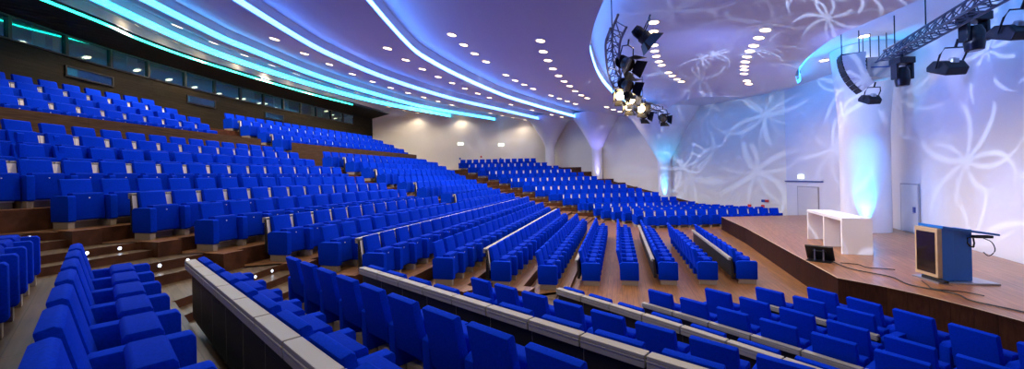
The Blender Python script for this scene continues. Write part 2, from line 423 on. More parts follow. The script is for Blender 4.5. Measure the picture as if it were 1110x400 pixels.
OFFB = {1:-2.05, 2:-2.9, 3:-3.75, 4:-4.6}
BEND_END = {1:450, 2:438, 3:424, 4:408}
for (r, z, desk, pxe, pxs) in BAL:
    off = OFFB[r]
    for sec, (pa, pb) in enumerate(((-75, pxe-3), (pxs+2, BEND_END[r]))):
        ta, tb = t_at(18, pa, off), t_at(18, pb, off); n = max(1, int((ta-tb)/PITCH)); pts, nr = [], []
        for i in range(n):
            t = ta-i*PITCH; p = crow(18, t, off); q = crow(18, t-.05, off); d = (q-p).normalized(); pts.append(p); nr.append(V2((d.y, -d.x)))
        put_row(pts, nr, z, desk, nth(r)+' balcony row '+('before' if sec == 0 else 'beyond')+' the balcony stair', 'cropped end' if sec == 0 else 'balcony stair', True, True, 'seats of the balcony')
# choose the seats that show largest
vis = []
for s in seats:
    c = seen_at(s['p'].x, s['p'].y, s['z']+.55)
    s['px'] = 0; s['keep'] = False
    if c is None or s['p'].y < .7: continue
    w = F*.9/s['p'].y
    if -70-w*2 < c[0] < 1180+w and -60 < c[1] < 400+w*.75: s['keep'] = True
    if -w*.9 < c[0] < 1110+w*.4 and 0 < c[1] < 400+w*.35: s['px'] = w; vis.append(s)
vis.sort(key=lambda s: -s['px'])
for s in vis[:300]: s['ind'] = True
TT_ = [template(0), template(1), template(2)]; used = set()
EP = end_panel(1).build('end_panel', None, .02, True); epf = MB(); epf.box(.26,.34,.03,.45,0,.13,'foot'); epf.build('end_panel_foot', EP, .006)
ep2 = MB(); ep2.lathe([(.02,0),(.02,.004),(0,.004)], 'plate', 10, Matrix.Translation((.351,.38,.50)) @ Matrix.Rotation(PI/2, 4, 'Y')); ep2.build('row_plate', EP)
ep_used = False
lo = {}
for d in (0, 1, 2):
    P = make_seat(d); b = MB()
    for n, q in P.items():
        if n == 'number_plate': continue
        mm = [q.mats[i] for i in q.m]; o = len(b.v); b.v += q.v
        for f, m_ in zip(q.f, mm): b.f.append(tuple(i+o for i in f)); b.m.append(b.mi(m_))
    lo[d] = b
pe = end_panel(1)
rest = {}
for s in seats:
    if not s['keep'] and not s.get('ind'): continue
    if s.get('ind'):
        src = TT_[s['desk']]
        if s['desk'] not in used: o = src; used.add(s['desk'])
        else: o = copy_tree(src)
        o.location = (s['p'].x, s['p'].y, s['z']); o.rotation_euler = (0, 0, s['a'])
        tag(o, ('blue seat with rear desk, ' if s['desk'] else 'plain blue seat, ')+nth(s['i']+1)+' from '+s['frm']+', '+s['row'], 'seat', s['group'])
        s['obj'] = o
    else:
        T = Matrix.Translation((s['p'].x, s['p'].y, s['z'])) @ Matrix.Rotation(s['a'], 4, 'Z'); q = lo[s['desk']]
        b = rest.setdefault('all', MB())
        o = len(b.v); b.v += [tuple(T @ Vector(v)) for v in q.v]
        for f, m_ in zip(q.f, q.m): b.f.append(tuple(i+o for i in f)); b.m.append(b.mi(q.mats[m_]))
# row-end panels: the arm that closes a row on its open side (the seats' own armrest is on +X)
for s in seats:
    if s['end'] and s.get('obj'):
        if not ep_used: e = EP; ep_used = True
        else: e = copy_tree(EP)
        e.parent = s['obj']; e.scale = (-1, 1, 1)
so = rest['all'].build('auditorium_seats'); tag(so, 'rows of small distant blue seats in far block, balcony and far ends of middle rows', 'seats', 'distant seats', 'stuff')
if not ep_used: bpy.data.objects.remove(EP)
for d, t in enumerate(TT_):
    if d not in used:
        for c in list(t.children_recursive)+[t]: bpy.data.objects.remove(c)

# ------------------------------------------------------------------ balcony
def ccurve(off, pa, pb, n=26):
    ta, tb = t_at(18, pa, off), t_at(18, pb, off); return [crow(18, ta+(tb-ta)*i/(n-1), off) for i in range(n)]
def lift(P, z): return [Vector((p.x, p.y, z)) for p in P]
for nm, pa, pb in (('wall_parapet', -90, 284), ('wall_parapet_far', 317, 461)):
    A, B = ccurve(-1.35, pa, pb), ccurve(-1.47, pa, pb); b = MB()
    b.strip(lift(A, 3.2), lift(A, 4.84), 'parapet'); b.strip(lift(A, 4.84), lift(B, 4.84), 'parapet'); b.strip(lift(B, 4.84), lift(B, 3.2), 'parapet')
    b.add([(A[-1].x,A[-1].y,3.2),(B[-1].x,B[-1].y,3.2),(B[-1].x,B[-1].y,4.84),(A[-1].x,A[-1].y,4.84)], [(0,1,2,3)], 'parapet')
    b.add([(A[0].x,A[0].y,3.2),(B[0].x,B[0].y,3.2),(B[0].x,B[0].y,4.84),(A[0].x,A[0].y,4.84)], [(3,2,1,0)], 'parapet')
    struct(b.build(nm))
for (r, z, *_) in BAL:
    a = OFFB[r]+.56; c = OFFB[r]-.29 if r < 4 else OFFB[r]-4
    A, B = ccurve(a, -120, 470), ccurve(c, -120, 470); b = MB()
    b.strip(lift(A, z-.5), lift(A, z), 'riser'); b.strip(lift(A, z), lift(B, z), 'tier'); struct(b.build('floor_tier'))
A, B = ccurve(-1.47, -120, 470), ccurve(OFFB[1]+.56, -120, 470); b = MB(); b.strip(lift(A, 4.2), lift(B, 4.2), 'tier'); struct(b.build('floor_tier'))
# stair between the two balcony sections
ts = t_at(18, 300, -1.2)
for i in range(6):
    b = MB(); P = [crow(18, ts+.9, -.9-i*.28), crow(18, ts-.7, -.9-i*.28), crow(18, ts-.7, -2.6), crow(18, ts+.9, -2.6)]
    b.prism([(p.x,p.y) for p in P], 3.69, 3.72+.11*(i+1), 'tier', 'riser'); struct(b.build('balcony_step'))

# ------------------------------------------------------------------ rear wall with the control-room windows
RW = [Vector(p) for p in smooth_curve([(-14.6,3.0),(-15.2,7.5),(-15.5,11.7),(-15.66,16.2),(-14.86,23.55),(-13.06,31.9),(-12.25,34.6)], 10)]
def rwz(z): return [Vector((p.x, p.y, z)) for p in RW]
b = MB(); b.strip(rwz(3.0), rwz(7.57), 'slat'); b.strip(rwz(8.33), rwz(8.95), 'soffit'); struct(b.build('wall_rear'))
def rw_at(px):
    a = (px-555)/F
    for p, q in zip(RW, RW[1:]):
        fp, fq = p.x-a*p.y, q.x-a*q.y
        if fp <= 0 <= fq or fq <= 0 <= fp:
            t = fp/(fp-fq); return p.lerp(q, t)
    return RW[0]
MULL = [-130,-60,11,73,121.5,162,202,234,262,287,308,327,344,360,373,384]
for i, (xa, xb) in enumerate(zip(MULL, MULL[1:])):
    p, q = rw_at(xa), rw_at(xb)
    if (p-q).length < .05: continue
    u = (q-p).normalized(); n = Vector((u.y, -u.x, 0)); L = (q-p).length
    T = Matrix(((u.x, n.x, 0, p.x), (u.y, n.y, 0, p.y), (0, 0, 1, 0), (0, 0, 0, 1)))
    f = MB(); f.box(0, .10, -.08, .05, 7.57, 8.33, 'frame', T); f.box(.10, L, -.08, .05, 7.57, 7.61, 'frame', T); f.box(.10, L, -.08, .05, 8.29, 8.33, 'frame', T)
    fo = struct(f.build('window_%d' % (i+1)), 'control room window %s from the cropped end' % nth(i+1), 'window')
    g = MB(); g.box(.10, L, -.03, -.02, 7.61, 8.29, 'glass', T); g.build('pane', fo)
pe_ = rw_at(384); b = MB()
seg = [p for p in RW if p.y > pe_.y]; seg = [pe_]+seg
b.strip([Vector((p.x,p.y,7.57)) for p in seg], [Vector((p.x,p.y,8.33)) for p in seg], 'soffit'); struct(b.build('wall_rear_end'))
# the room behind the glass
nrm = []
for i, p in enumerate(RW):
    d = (RW[min(i+1,len(RW)-1)]-RW[max(0,i-1)]).normalized(); nrm.append(Vector((-d.y, d.x, 0)))
def off(z, d): return [Vector((p.x+n.x*d, p.y+n.y*d, z)) for p, n in zip(RW, nrm)]
b = MB(); b.strip(off(6.6, 3.5), off(9.2, 3.5), 'room'); b.strip(off(6.6, .1), off(6.6, 3.5), 'room'); b.strip(off(9.2, .1), off(9.2, 3.5), 'room'); struct(b.build('wall_control_room'))
for j, (pa, pb, d) in enumerate(((55, 68, .45), (76, 90, .45), (153, 164, .5), (272, 286, .5), (306, 322, .5), (346, 358, .5))):
    p, q = rw_at(pa), rw_at(pb); u = (q-p).normalized(); n = Vector((-u.y, u.x, 0)); b = MB(); N = 12
    A = [p+u*(q-p).length*i/N+n*(d+(.05 if i % 2 else 0)) for i in range(N+1)]
    b.strip([Vector((a.x,a.y,6.7)) for a in A], [Vector((a.x,a.y,8.6)) for a in A], 'roomp'); b.strip([Vector((a.x,a.y,8.6))+n*.02 for a in A], [Vector((a.x,a.y,6.7))+n*.02 for a in A], 'roomp')
    tag(b.build('curtain'), 'pale hanging curtain behind the control room glass, %s along the windows' % nth(j+1), 'curtain', 'control room curtains')
# low slit windows in the slatted wall
for j, (xa, xb) in enumerate(((74, 123), (205, 234), (289, 308))):
    p, q = rw_at(xa), rw_at(xb); u = (q-p).normalized(); n = Vector((u.y, -u.x, 0)); L = (q-p).length
    T = Matrix(((u.x, n.x, 0, p.x), (u.y, n.y, 0, p.y), (0, 0, 1, 0), (0, 0, 0, 1)))
    b = MB(); b.box(-.05, L+.05, -.05, .06, 6.86, 6.90, 'frame', T); b.box(-.05, L+.05, -.05, .06, 7.20, 7.24, 'frame', T); b.box(-.05, 0, -.05, .06, 6.90, 7.20, 'frame', T); b.box(L, L+.05, -.05, .06, 6.90, 7.20, 'frame', T)
    b.box(0, L, .005, .015, 6.90, 7.20, 'black', T); b.box(.02, (.22 if j == 0 else .08)*L, .016, .03, 6.93, 7.18, 'roomp', T)
    o = struct(b.build('window_%d' % (20+j)), 'narrow slit window in the slatted rear wall', 'window')
    g = MB(); g.box(0, L, .035, .042, 6.90, 7.20, 'glass', T); g.build('pane', o)

# ------------------------------------------------------------------ plaster walls
WC = smooth_curve([(-12.25,34.3),(-6.3,35.4),(-2.4,36.3),(3.2,36.9)], 6)+smooth_curve([(3.9,36.8),(7.0,33.4),(9.4,30.8),(11.6,28.2),(13.6,25.4),(15.5,21.9)], 6)
def flat(P, z): return [Vector((p.x, p.y, z)) for p in P]
b = MB(); b.strip(flat(WC[:19], 0), flat(WC[:19], 9.4), 'cream'); struct(b.build('wall_back'))
b = MB(); b.strip(flat(WC[18:], 0), flat(WC[18:], 9.0), 'cream'); struct(b.build('wall_far'))
WR = [Vector((15.5,21.9,0)), Vector((15.2,18.2,0)), Vector((14.95,15.3,0))]
b = MB(); b.strip(flat(WR, 0), flat(WR, 9.0), 'white'); struct(b.build('wall_side'))
WS = [Vector(p) for p in smooth_curve([(14.75,14.9),(13.5,12.1),(12.11,9.2),(10.9,6.4),(9.9,3.5),(9.0,0),(8.3,-8)], 6)]
b = MB(); b.strip(flat(WS, 0), flat(WS, 9.0), 'white'); struct(b.build('wall_stage'))
b = MB(); b.add([(14.95,15.3,0),(14.75,14.9,0),(14.75,14.9,9),(14.95,15.3,9)], [(0,1,2,3)], 'white'); b.add([(8.3,-8,0),(-14.6,-8,0),(-14.6,-8,9),(8.3,-8,9)], [(0,1,2,3)], 'white')
b.add([(-14.6,-8,0),(-14.6,3,0),(-14.6,3,9),(-14.6,-8,9)], [(0,1,2,3)], 'white'); struct(b.build('wall_near'))
# sloping dark skirting on the far wall
SK = smooth_curve([(4.1,36.3),(7.0,33.25),(9.35,30.65),(11.5,28.1),(13.5,25.3),(15.35,22.0)], 5)
def skz(p):
    px = 555+F*p.x/p.y; y = 176+.2667*(px-585); v = y-(191.6-.023*(px-555)); return max(0, H-v*p.y/F)
b = MB(); b.strip([Vector((p.x,p.y,0)) for p in SK], [Vector((p.x,p.y,skz(p)+.05)) for p in SK], 'riser')
b.strip([Vector((p.x,p.y,skz(p)+.05)) for p in SK], [Vector((p.x+.12,p.y+.1,skz(p)+.05)) for p in SK], 'black'); struct(b.build('baseboard_far'))

# funnel columns that open into the ceiling
def funnel(x, y, z0, z1, r0, r1, zk):
    pr = []
    for i in range(25):
        t = i/24; z = z0+(z1-z0)*t
        s = max(0, (z-zk)/(z1-zk)); r = r0+(r1-r0)*(.75*s+.25*s*s) if s > 0 else r0
        k = .12*math.exp(-((z-zk)/.5)**2) if s > 0 else 0
        pr.append((r, z))
    b = MB(); b.lathe(pr, 'white', 40, Matrix.Translation((x, y, 0))); return struct(b.build('column', None, 0, True))
FUN = [(3.55,35.6,2.6,8.3,.42,2.0,5.6,(.05,.5,1.)), (7.15,32.4,2.2,8.0,.42,2.1,5.1,(.30,.28,1.)), (11.15,28.35,.9,7.6,.46,2.7,3.9,(.06,.55,1.)), (13.2,14.5,.64,7.45,.72,.95,4.5,(.02,.40,1.))]
for f_ in FUN: funnel(*f_[:7])

# ------------------------------------------------------------------ ceiling
L1 = [(-13.9,9.5,8.6),(-14.14,13.41,8.64),(-14.54,15.21,8.7),(-14.66,17.8,8.76),(-14.19,21.87,8.8),(-13.3,26.24,8.82),(-12.11,30.24,8.82),(-10.9,34.2,8.8),(-9.6,38,8.8)]
L2 = [(-12.2,8.5,8.5),(-12.91,14.01,8.57),(-13.18,16.94,8.64),(-12.9,19.91,8.68),(-11.85,24.55,8.69),(-9.97,29.25,8.65),(-6.36,34.06,8.5),(-3.9,37.4,8.4)]
L3 = [(-10.7,6.5,8.4),(-11.16,14.36,8.46),(-11.07,16.5,8.49),(-10.55,20.86,8.54),(-9.21,25.3,8.53),(-6.79,30.56,8.46),(-2.39,35.19,8.25),(-.3,37.5,8.15)]
L4 = [(-8.0,5.5,8.2),(-7.96,14.14,8.24),(-7.59,17.5,8.28),(-6.44,21.38,8.27),(-3.93,26.17,8.19),(-.25,30.81,8.03),(2.84,34.67,7.89),(5.2,37.5,7.8)]
L5 = [(-4.0,5.0,7.9),(-3.88,14.2,7.96),(-3.38,17.27,7.99),(-2.06,20.72,7.96),(-.18,24.58,7.91),(2.48,28.36,7.8),(4.99,31.53,7.69),(7.6,34.8,7.6)]
L6 = [(2.6,4.5,7.5),(2.5,10,7.5),(2.78,13.2,7.5),(3.28,15.35,7.5),(4.24,18.27,7.49),(5.52,21.26,7.46),(6.99,24.09,7.41),(8.77,26.96,7.35),(10.9,29.4,7.25)]
NS = 60
CUR = [resample(smooth_curve(c, 8), NS) for c in (L1, L2, L3, L4, L5, L6)]
RISE = .62
def up(P, d): return [p+Vector((0,0,d)) for p in P]
sofA = resample([Vector((p.x, p.y, 8.34)) for p in RW if p.y > 6]+[Vector((-11.2,38,8.4))], NS)
b = MB(); b.strip(sofA, CUR[0], 'soffit'); struct(b.build('ceiling'))
for i in range(5):
    b = MB(); A, B = up(CUR[i], RISE), CUR[i+1]
    rows = [A]+[[a.lerp(c, t)+Vector((0,0,-.10*math.sin(PI*t))) for a, c in zip(A, B)] for t in (.2,.4,.6,.8)]+[B]
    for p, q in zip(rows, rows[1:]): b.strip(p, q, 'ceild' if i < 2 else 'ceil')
    struct(b.build('ceiling', None, 0, True))
def in_hall(p):
    poly = [(p_.x, p_.y) for p_ in WC]; n = 0
    for (x0, y0), (x1, y1) in zip(poly, poly[1:]):
        if (x0 <= p.x) != (x1 <= p.x) and p.y < y0+(y1-y0)*(p.x-x0)/(x1-x0)-.15: n += 1
    return n > 0 or p.x < -12.2
LEDN = ['led1','led2','led3','led4','led5','led6']
LEDL = ['thin green-cyan light strip nearest the slatted rear wall','broad bright cyan light strip, second from the rear wall','sky-blue light strip, third ceiling step from the rear wall',
        'blue-white light strip, fourth ceiling step from the rear wall','violet-blue light strip over the middle block, last before the downlight field','curved ice-blue light strip around the stage ceiling bowl']
LEDH = [.09,.24,.22,.20,.18,.22]
for i in range(6):
    P = CUR[i]
    P = [p for p in P if in_hall(p)]
    if i == 0: P = [p for p in P if p.y < 30.3]
    b = MB(); lz = -.05 if i == 0 else .05; top = up(P, lz+LEDH[i]); bot = up(P, lz)
    b.strip(bot, top, LEDN[i])
    o = tag(b.build('light_strip'), LEDL[i], 'light strip', 'ceiling cove light strips')
    b = MB(); b.strip(P, up(P, .05), 'ceil'); b.strip(up(CUR[i], .05+LEDH[i]), up(CUR[i], RISE+.02), 'ceil'); struct(b.build('trim_%d' % (i+1)))
# stage ceiling bowl
BD = [(10.9,29.2),(10.7,27.0),(10.4,24.6),(10.45,22.85),(11.26,21.8),(12.7,21.6),(13.25,20.1),(13.6,18.3),(12.25,16.6),(11.5,15.3),(10.8,13.8),(10.3,12.4),(10.15,11.0),(10.0,8),(9.6,4.5)]
BDC = smooth_curve(BD[:8], 5)[:-1]+smooth_curve(BD[7:], 5)
BDC = [Vector((p.x, p.y, 7.44+.12-.07*(.965*p.x-.264*p.y))) for p in BDC]
BDr = resample(BDC[::-1], NS); A6 = up(CUR[5], RISE-.04)
b = MB(); rows = []
for q in range(13):
    t = q/12; rows.append([a.lerp(c, t)+Vector((0,0,.28*math.sin(PI*t))) for a, c in zip(A6, BDr)])
for p, q in zip(rows, rows[1:]): b.strip(p, q, 'ceil')
b.strip(BDr, up(BDr, .10), 'ceil'); struct(b.build('ceiling', None, 0, True))
ctr = Vector((7.5, 15, 0))
INN = []
for i, p in enumerate(BDr):
    d = (BDr[min(i+1,NS-1)]-BDr[max(0,i-1)]); n = Vector((d.y, -d.x, 0)).normalized()
    INN.append(p+n*.12)
INL = [p for p in INN if p.y < 26]
b = MB(); b.strip(up(INL, .11), up(INL, .26), 'led7'); tag(b.build('light_strip'), 'cyan light strip hidden above the curved stage ceiling edge', 'light strip', 'ceiling cove light strips')
UW = [Vector((p.x, p.y, 7.47)) for p in [Vector((8.4,-2,0))]+WS[::-1][6:]+WR[::-1]+WC[::-1]]
b = MB()
UWr = resample([Vector((9.2,3.0,7.47)), Vector((10.8,6.4,7.47)), Vector((12.11,9.2,7.47)), Vector((13.5,12.1,7.47)), Vector((15.0,15,7.47)), Vector((15.5,18.2,7.47)), Vector((15.9,21.9,7.47)), Vector((13.8,25.6,7.47)), Vector((11.7,28.6,7.47)), Vector((10.4,30.2,7.47))], NS)
b.strip([Vector((p.x, p.y, 7.47)) for p in INN], UWr, 'ceil'); struct(b.build('ceiling', None, 0, True))
b = MB(); b.box(-22, 20, -10, 42, 9.7, 9.8, 'ceil'); struct(b.build('ceiling_slab'))
b = MB(); b.add([(-20,-8,8.6),(12,-8,7.6),(10,5,7.6),(-14,9.6,8.6)], [(0,1,2,3)], 'ceil'); struct(b.build('ceiling'))

# downlights
DL = {
'between the first and second light strips':[(-14.02,14.53,8.66),(-14.15,16.43,8.7),(-14.16,18.25,8.73),(-14.1,20.4,8.77),(-13.82,22.27,8.79),(-13.38,24.04,8.79),(-12.89,25.67,8.78),(-12.26,27.34,8.77),(-11.62,28.87,8.76),(-10.95,30.81,8.75),(-10.02,31.97,8.71),(-9.13,33.25,8.67),(-8.25,34.3,8.63)],
'between the second and third light strips':[(-12.12,14.19,8.52),(-12.17,15.97,8.56),(-12.26,17.95,8.6),(-11.98,19.56,8.61),(-11.58,21.05,8.61),(-11.15,22.55,8.61),(-10.68,24.15,8.61),(-10.24,25.85,8.61),(-9.72,27.47,8.6),(-9.02,28.79,8.58),(-8.29,30.08,8.56),(-7.53,31.44,8.53),(-6.69,32.51,8.49),(-5.8,33.54,8.45),(-4.3,35.2,8.37)],
'between the third and fourth light strips':[(-8.94,14.78,8.32),(-8.78,16.62,8.34),(-8.49,18.28,8.35),(-8.16,20.11,8.36),(-7.74,21.87,8.37),(-7.2,23.4,8.36),(-6.53,24.83,8.34),(-5.82,26.12,8.32),(-5.13,27.58,8.3),(-4.37,28.99,8.27),(-1.69,32.58,8.16),(-.72,33.82,8.11),(.2,34.95,8.07),(1.31,35.89,8.01)],
'between the fourth and fifth light strips':[(-4.77,15.21,8.04),(-4.48,16.78,8.05),(-4.11,18.28,8.06),(-3.65,19.76,8.05),(-3.14,21.05,8.04),(-2.6,22.4,8.03),(-1.98,23.78,8.01),(-1.34,25.03,7.99),(.05,27.61,7.95),(1.67,29.79,7.88),(3.34,31.52,7.8),(4.27,32.33,7.75)],
'beside the fifth light strip':[(-2.09,14.22,7.84),(-1.78,15.25,7.84),(-1.45,16.37,7.84),(-1.05,17.5,7.83),(-.19,19.81,7.82),(.29,20.93,7.81),(.81,21.79,7.79),(1.36,22.73,7.77),(2.58,24.38,7.72),(3.2,25.23,7.69),(3.82,25.97,7.66),(4.5,26.75,7.63)],
'nearest the curved stage ceiling bowl':[(1.11,13.58,7.62),(1.3,14.79,7.63),(1.59,15.95,7.63),(1.93,17.23,7.63),(2.33,18.45,7.62),(2.74,19.54,7.62),(3.17,20.55,7.61),(3.66,21.8,7.6),(4.2,22.92,7.58),(4.71,23.7,7.56),(6.59,26.56,7.49),(7.28,27.4,7.45),(7.93,28.09,7.42),(8.64,28.8,7.39)],
'inside the bowl beside the spotlights':[(4.86,12.97,7.35),(5.15,13.78,7.35),(5.43,14.52,7.34),(5.69,15.23,7.34),(5.98,15.93,7.33),(6.31,16.62,7.32),(6.7,17.37,7.31),(7.04,17.92,7.3),(7.85,19.14,7.26),(8.26,19.7,7.25),(8.75,20.29,7.22),(9.16,20.69,7.2)],
'inside the bowl over the stage front':[(8.37,12.63,7.11),(8.6,13.33,7.11),(8.91,14.11,7.1),(9.15,14.73,7.09),(9.46,15.41,7.09),(9.79,16.08,7.08),(10.14,16.73,7.06),(10.46,17.27,7.05),(10.85,17.93,7.04),(11.62,18.99,7.01),(11.94,19.36,6.99)],
'above the hanging speakers beyond the bowl':[(12.1,13.2,7.4),(12.6,14.7,7.4),(13.0,16.0,7.4)]}
bpy.context.view_layer.update(); dg = bpy.context.evaluated_depsgraph_get()
d = MB(); d.lathe([(.0,-.022),(.155,-.022),(.155,.0)], 'lens', 20); DLo = d.build('downlight')
r_ = MB(); r_.lathe([(.157,-.02),(.19,-.016),(.20,.0),(.20,.06)], 'ring', 20, cap=False); r_.build('trim_ring', DLo, 0, True)
first = True
def add_spot(name, loc, tgt, energy, col, size, blend=.5, rad=.1):
    l = bpy.data.lights.new(name, 'SPOT'); l.energy = energy; l.color = col; l.spot_size = size; l.spot_blend = blend; l.shadow_soft_size = rad
    o = bpy.data.objects.new(name, l); COL.objects.link(o); o.location = loc
    o.rotation_euler = (Vector(tgt)-Vector(loc)).to_track_quat('-Z', 'Y').to_euler(); return o
DLW = 680.
for rowname, pts in DL.items():
    for i, p in enumerate(pts):
        hit, loc, nr, _, ho, _ = S.ray_cast(dg, Vector((p[0], p[1], 6.6)), Vector((0,0,1)), distance=4)
        hit = hit and ho.name.startswith('ceiling')
        c = loc if hit else Vector(p)
        o = DLo if first else copy_tree(DLo); first = False
        nn_ = nr if nr.z < 0 else -nr
        o.location = c; 
        if hit: o.rotation_euler = (-nn_).to_track_quat('Z', 'Y').to_euler()
        tag(o, 'small round warm downlight, %s in the row %s' % (nth(i+1), rowname), 'downlight', 'ceiling downlights')
        if i % 2 == 0 or p[1] > 30: add_spot('downlight_lamp', c-Vector((0,0,.06)), c-Vector((0,0,5)), DLW*(.12 if 'speakers' in rowname else .33 if 'bowl' in rowname else 1.)*(.17 if p[1] > 29 else 1), (1, .83, .62), 2.5, .6, .12)

# ------------------------------------------------------------------ stage
ST = [(10.7,19.9),(9.5,15.85),(7.7,10.67),(6.86,8.22),(7.17,7.6),(7.36,7.0),(7.46,6.3),(7.50,5.5),(7.45,4),(7.3,1.5),(7.2,-2),(8.6,-2),(9.6,3.5),(10.7,6.4),(11.95,9.2),(13.35,12.1),(14.6,14.9),(14.9,17.5),(15.2,19.9)]
b = MB(); b.prism(ST, 0, .64, 'stage', 'stagef'); 
stg = b.build('stage'); struct(stg, 'raised wooden stage with dark veneered front', 'stage')
fr = [Vector((*p, 0)) for p in ST[:11]]
b = MB(); b.strip([p+Vector((-.012,0,.6)) for p in fr], [p+Vector((-.012,0,.645)) for p in fr], 'stagef'); b.strip([p+Vector((-.012,0,.645)) for p in fr], [p+Vector((.03,0,.645)) for p in fr], 'woodf'); b.build('stage_nosing', stg)
for x, y in ((8.6,13.25),(7.28,9.45),(7.3,7.25),(7.49,5.9)):
    pass

# white standing table
t = empty('standing_table', (8.93,10.53,.64)); tag(t, 'white three-legged standing table on the stage', 'table')
long_ = V2((9.9-8.93, 13.05-10.53)); Lt = long_.length; ul = long_.normalized(); wd = V2((ul.y, -ul.x))
TT = Matrix(((ul.x, wd.x, 0, 0), (ul.y, wd.y, 0, 0), (0, 0, 1, 0), (0, 0, 0, 1)))
b = MB(); b.box(0, Lt, 0, .66, .90, .98, 'table', TT); b.build('tabletop', t, .004)
for s in (0, Lt*.46, Lt-.08):
    b = MB(); b.box(s, s+.08, .0, .66, 0, .899, 'table', TT); b.build('leg_panel', t, .004)

# lectern
t = empty('lectern', (8.86,7.84,.64)); tag(t, 'blue lectern with a dark front screen and slanted top on the stage', 'lectern')
t.rotation_euler = (0, 0, math.radians(-11))
b = MB(); b.box(-.42, -.34, -.24, .30, .10, 1.08, 'woodf'); b.build('screen_frame', t, .006)
b = MB(); b.box(-.428, -.421, -.19, .25, .17, 1.0, 'screen'); b.build('screen', t, .002)
b = MB(); b.profx([(-.20,.04),(.26,.04),(.26,1.08),(-.20,1.08)], -.338, -.12, 'blue'); b.profx([(-.15,.04),(.20,.04),(.20,1.06),(-.15,1.06)], -.119, .22, 'blue'); b.build('body', t, .006)
b = MB(); b.add([(-.34,-.26,1.09),(.62,-.22,.94),(.62,.26,.94),(-.34,.32,1.09),(-.34,-.26,1.14),(.62,-.22,.98),(.62,.26,.98),(-.34,.32,1.14)], [(3,2,1,0),(4,5,6,7),(0,1,5,4),(1,2,6,5),(2,3,7,6),(3,0,4,7)], 'blue'); b.build('reading_top', t, .004)
b = MB(); b.profx([(-.30,0),(.34,0),(.34,.035),(-.30,.035)], -.46, .55, 'steel'); b.build('base_plate', t, .005)
b = MB(); b.box(-.44, -.36, -.40, .12, .036, .085, 'black'); b.build('foot_bar', t, .004)
b = MB(); b.box(.22, .50, -.24, -.12, .90, .95, 'black'); b.build('control_box', t, .004)
b = MB(); b.tube([(.20,-.205,.72),(.14,-.215,.74),(.10,-.212,.80),(.10,-.212,.90),(.16,-.212,.92),(.20,-.205,.90),(.215,-.205,.80),(.20,-.205,.72)], .014, 'blackm'); b.build('handle', t)
b = MB(); b.tube(smooth_curve([(.36,-.2,.90),(.50,-.2,.82),(.55,-.2,.66),(.46,-.19,.55),(.38,-.18,.62)], 5), .008, 'black'); b.build('cable_loop', t)

# stage monitor on its stand
t = empty('stage_monitor', (7.86,9.92,.64), math.radians(42)); t.scale = (.74,)*3; tag(t, 'black stage monitor screen tilted on a stand at the stage edge', 'monitor')
Tm = Matrix.Translation((0,0,.02)) @ Matrix.Rotation(math.radians(-35), 4, 'Y')
b = MB(); b.box(-.03, .03, -.38, .38, .02, .62, 'black', Tm); b.build('screen_body', t, .008)
b = MB(); b.box(.031, .036, -.34, .34, .06, .58, 'screen', Tm); b.build('screen', t)
b = MB(); b.box(-.08, -.031, -.20, .20, .14, .46, 'blackm', Tm); b.tube([(-.30,-.12,.42),(-.32,-.12,.02)], .025, 'steel'); b.tube([(-.30,.12,.42),(-.32,.12,.02)], .025, 'steel'); b.build('rear_housing', t, .006)
b = MB(); b.box(-.48, .06, -.34, .34, 0, .02, 'blackm'); b.build('base_plate', t, .004)
# cables on the stage
b = MB(); b.tube(smooth_curve([(7.95,9.75,.655),(7.75,8.9,.655),(7.95,8.2,.655),(7.75,7.6,.655),(7.95,7.0,.655),(7.8,6.6,.655),(7.95,6.0,.655),(7.9,5.2,.655)], 6), .012, 'black')
tag(b.build('cable'), 'long black cable lying along the stage edge', 'cable')
b = MB(); b.tube(smooth_curve([(8.25,7.85,.655),(8.05,7.55,.655),(7.9,7.3,.655),(8.2,7.1,.655),(8.3,6.85,.655)], 6), .01, 'black')
tag(b.build('cable'), 'short black cable curling from the lectern base', 'cable')
b = MB(); b.tube(smooth_curve([(8.0,9.5,.655),(8.25,9.3,.655),(8.2,9.0,.655),(8.45,8.85,.655),(8.6,8.75,.655)], 6), .01, 'black')
tag(b.build('cable'), 'short black cable behind the stage monitor stand', 'cable')

# ------------------------------------------------------------------ doors and signs
def frame_on(p, q): # plane basis: u along wall from p to q, n out of the wall towards the hall
    p, q = Vector((*p, 0)), Vector((*q, 0)); u = (q-p).normalized(); n = Vector((u.y, -u.x, 0))
    if n.dot(Vector((0,0,0))-p) < 0: n = -n
    return Matrix(((u.x, n.x, 0, p.x), (u.y, n.y, 0, p.y), (0, 0, 1, 0), (0, 0, 0, 1))), (q-p).length
def door(no, p, q, z0, h, label, plate=None):
    T, L = frame_on(p, q); b = MB()
    b.box(-.04, 0, .0, .03, z0, z0+h+.04, 'gap', T); b.box(L, L+.04, .0, .03, z0, z0+h+.04, 'gap', T); b.box(0, L, .0, .03, z0+h, z0+h+.04, 'gap', T)
    o = struct(b.build('door_%d' % no), label, 'door'); g = MB(); g.box(.015, L-.015, .01, .035, z0+.01, z0+h-.015, 'doorw', T); g.build('door_leaf', o)
    if plate is not None:
        g = MB(); g.box(plate-.07, plate+.07, .036, .06, z0+.72, z0+.92, 'signb', T); g.tube([T @ Vector((plate-.02,.09,z0+.70)), T @ Vector((plate+.1,.09,z0+.70))], .012, 'steel'); g.build('door_handle', o)
    return T, L
door(1, (14.52,14.45), (14.05,13.4), .64, 1.70, 'white flush door in the stage wall beside the lectern', .95)
door(2, (15.28,19.35), (15.42,20.9), .0, 2.05, 'tall white door behind the standing table', .35)
door(3, (14.92,15.25), (15.02,16.4), .64, 1.0, 'small white door behind the lit column', .6)
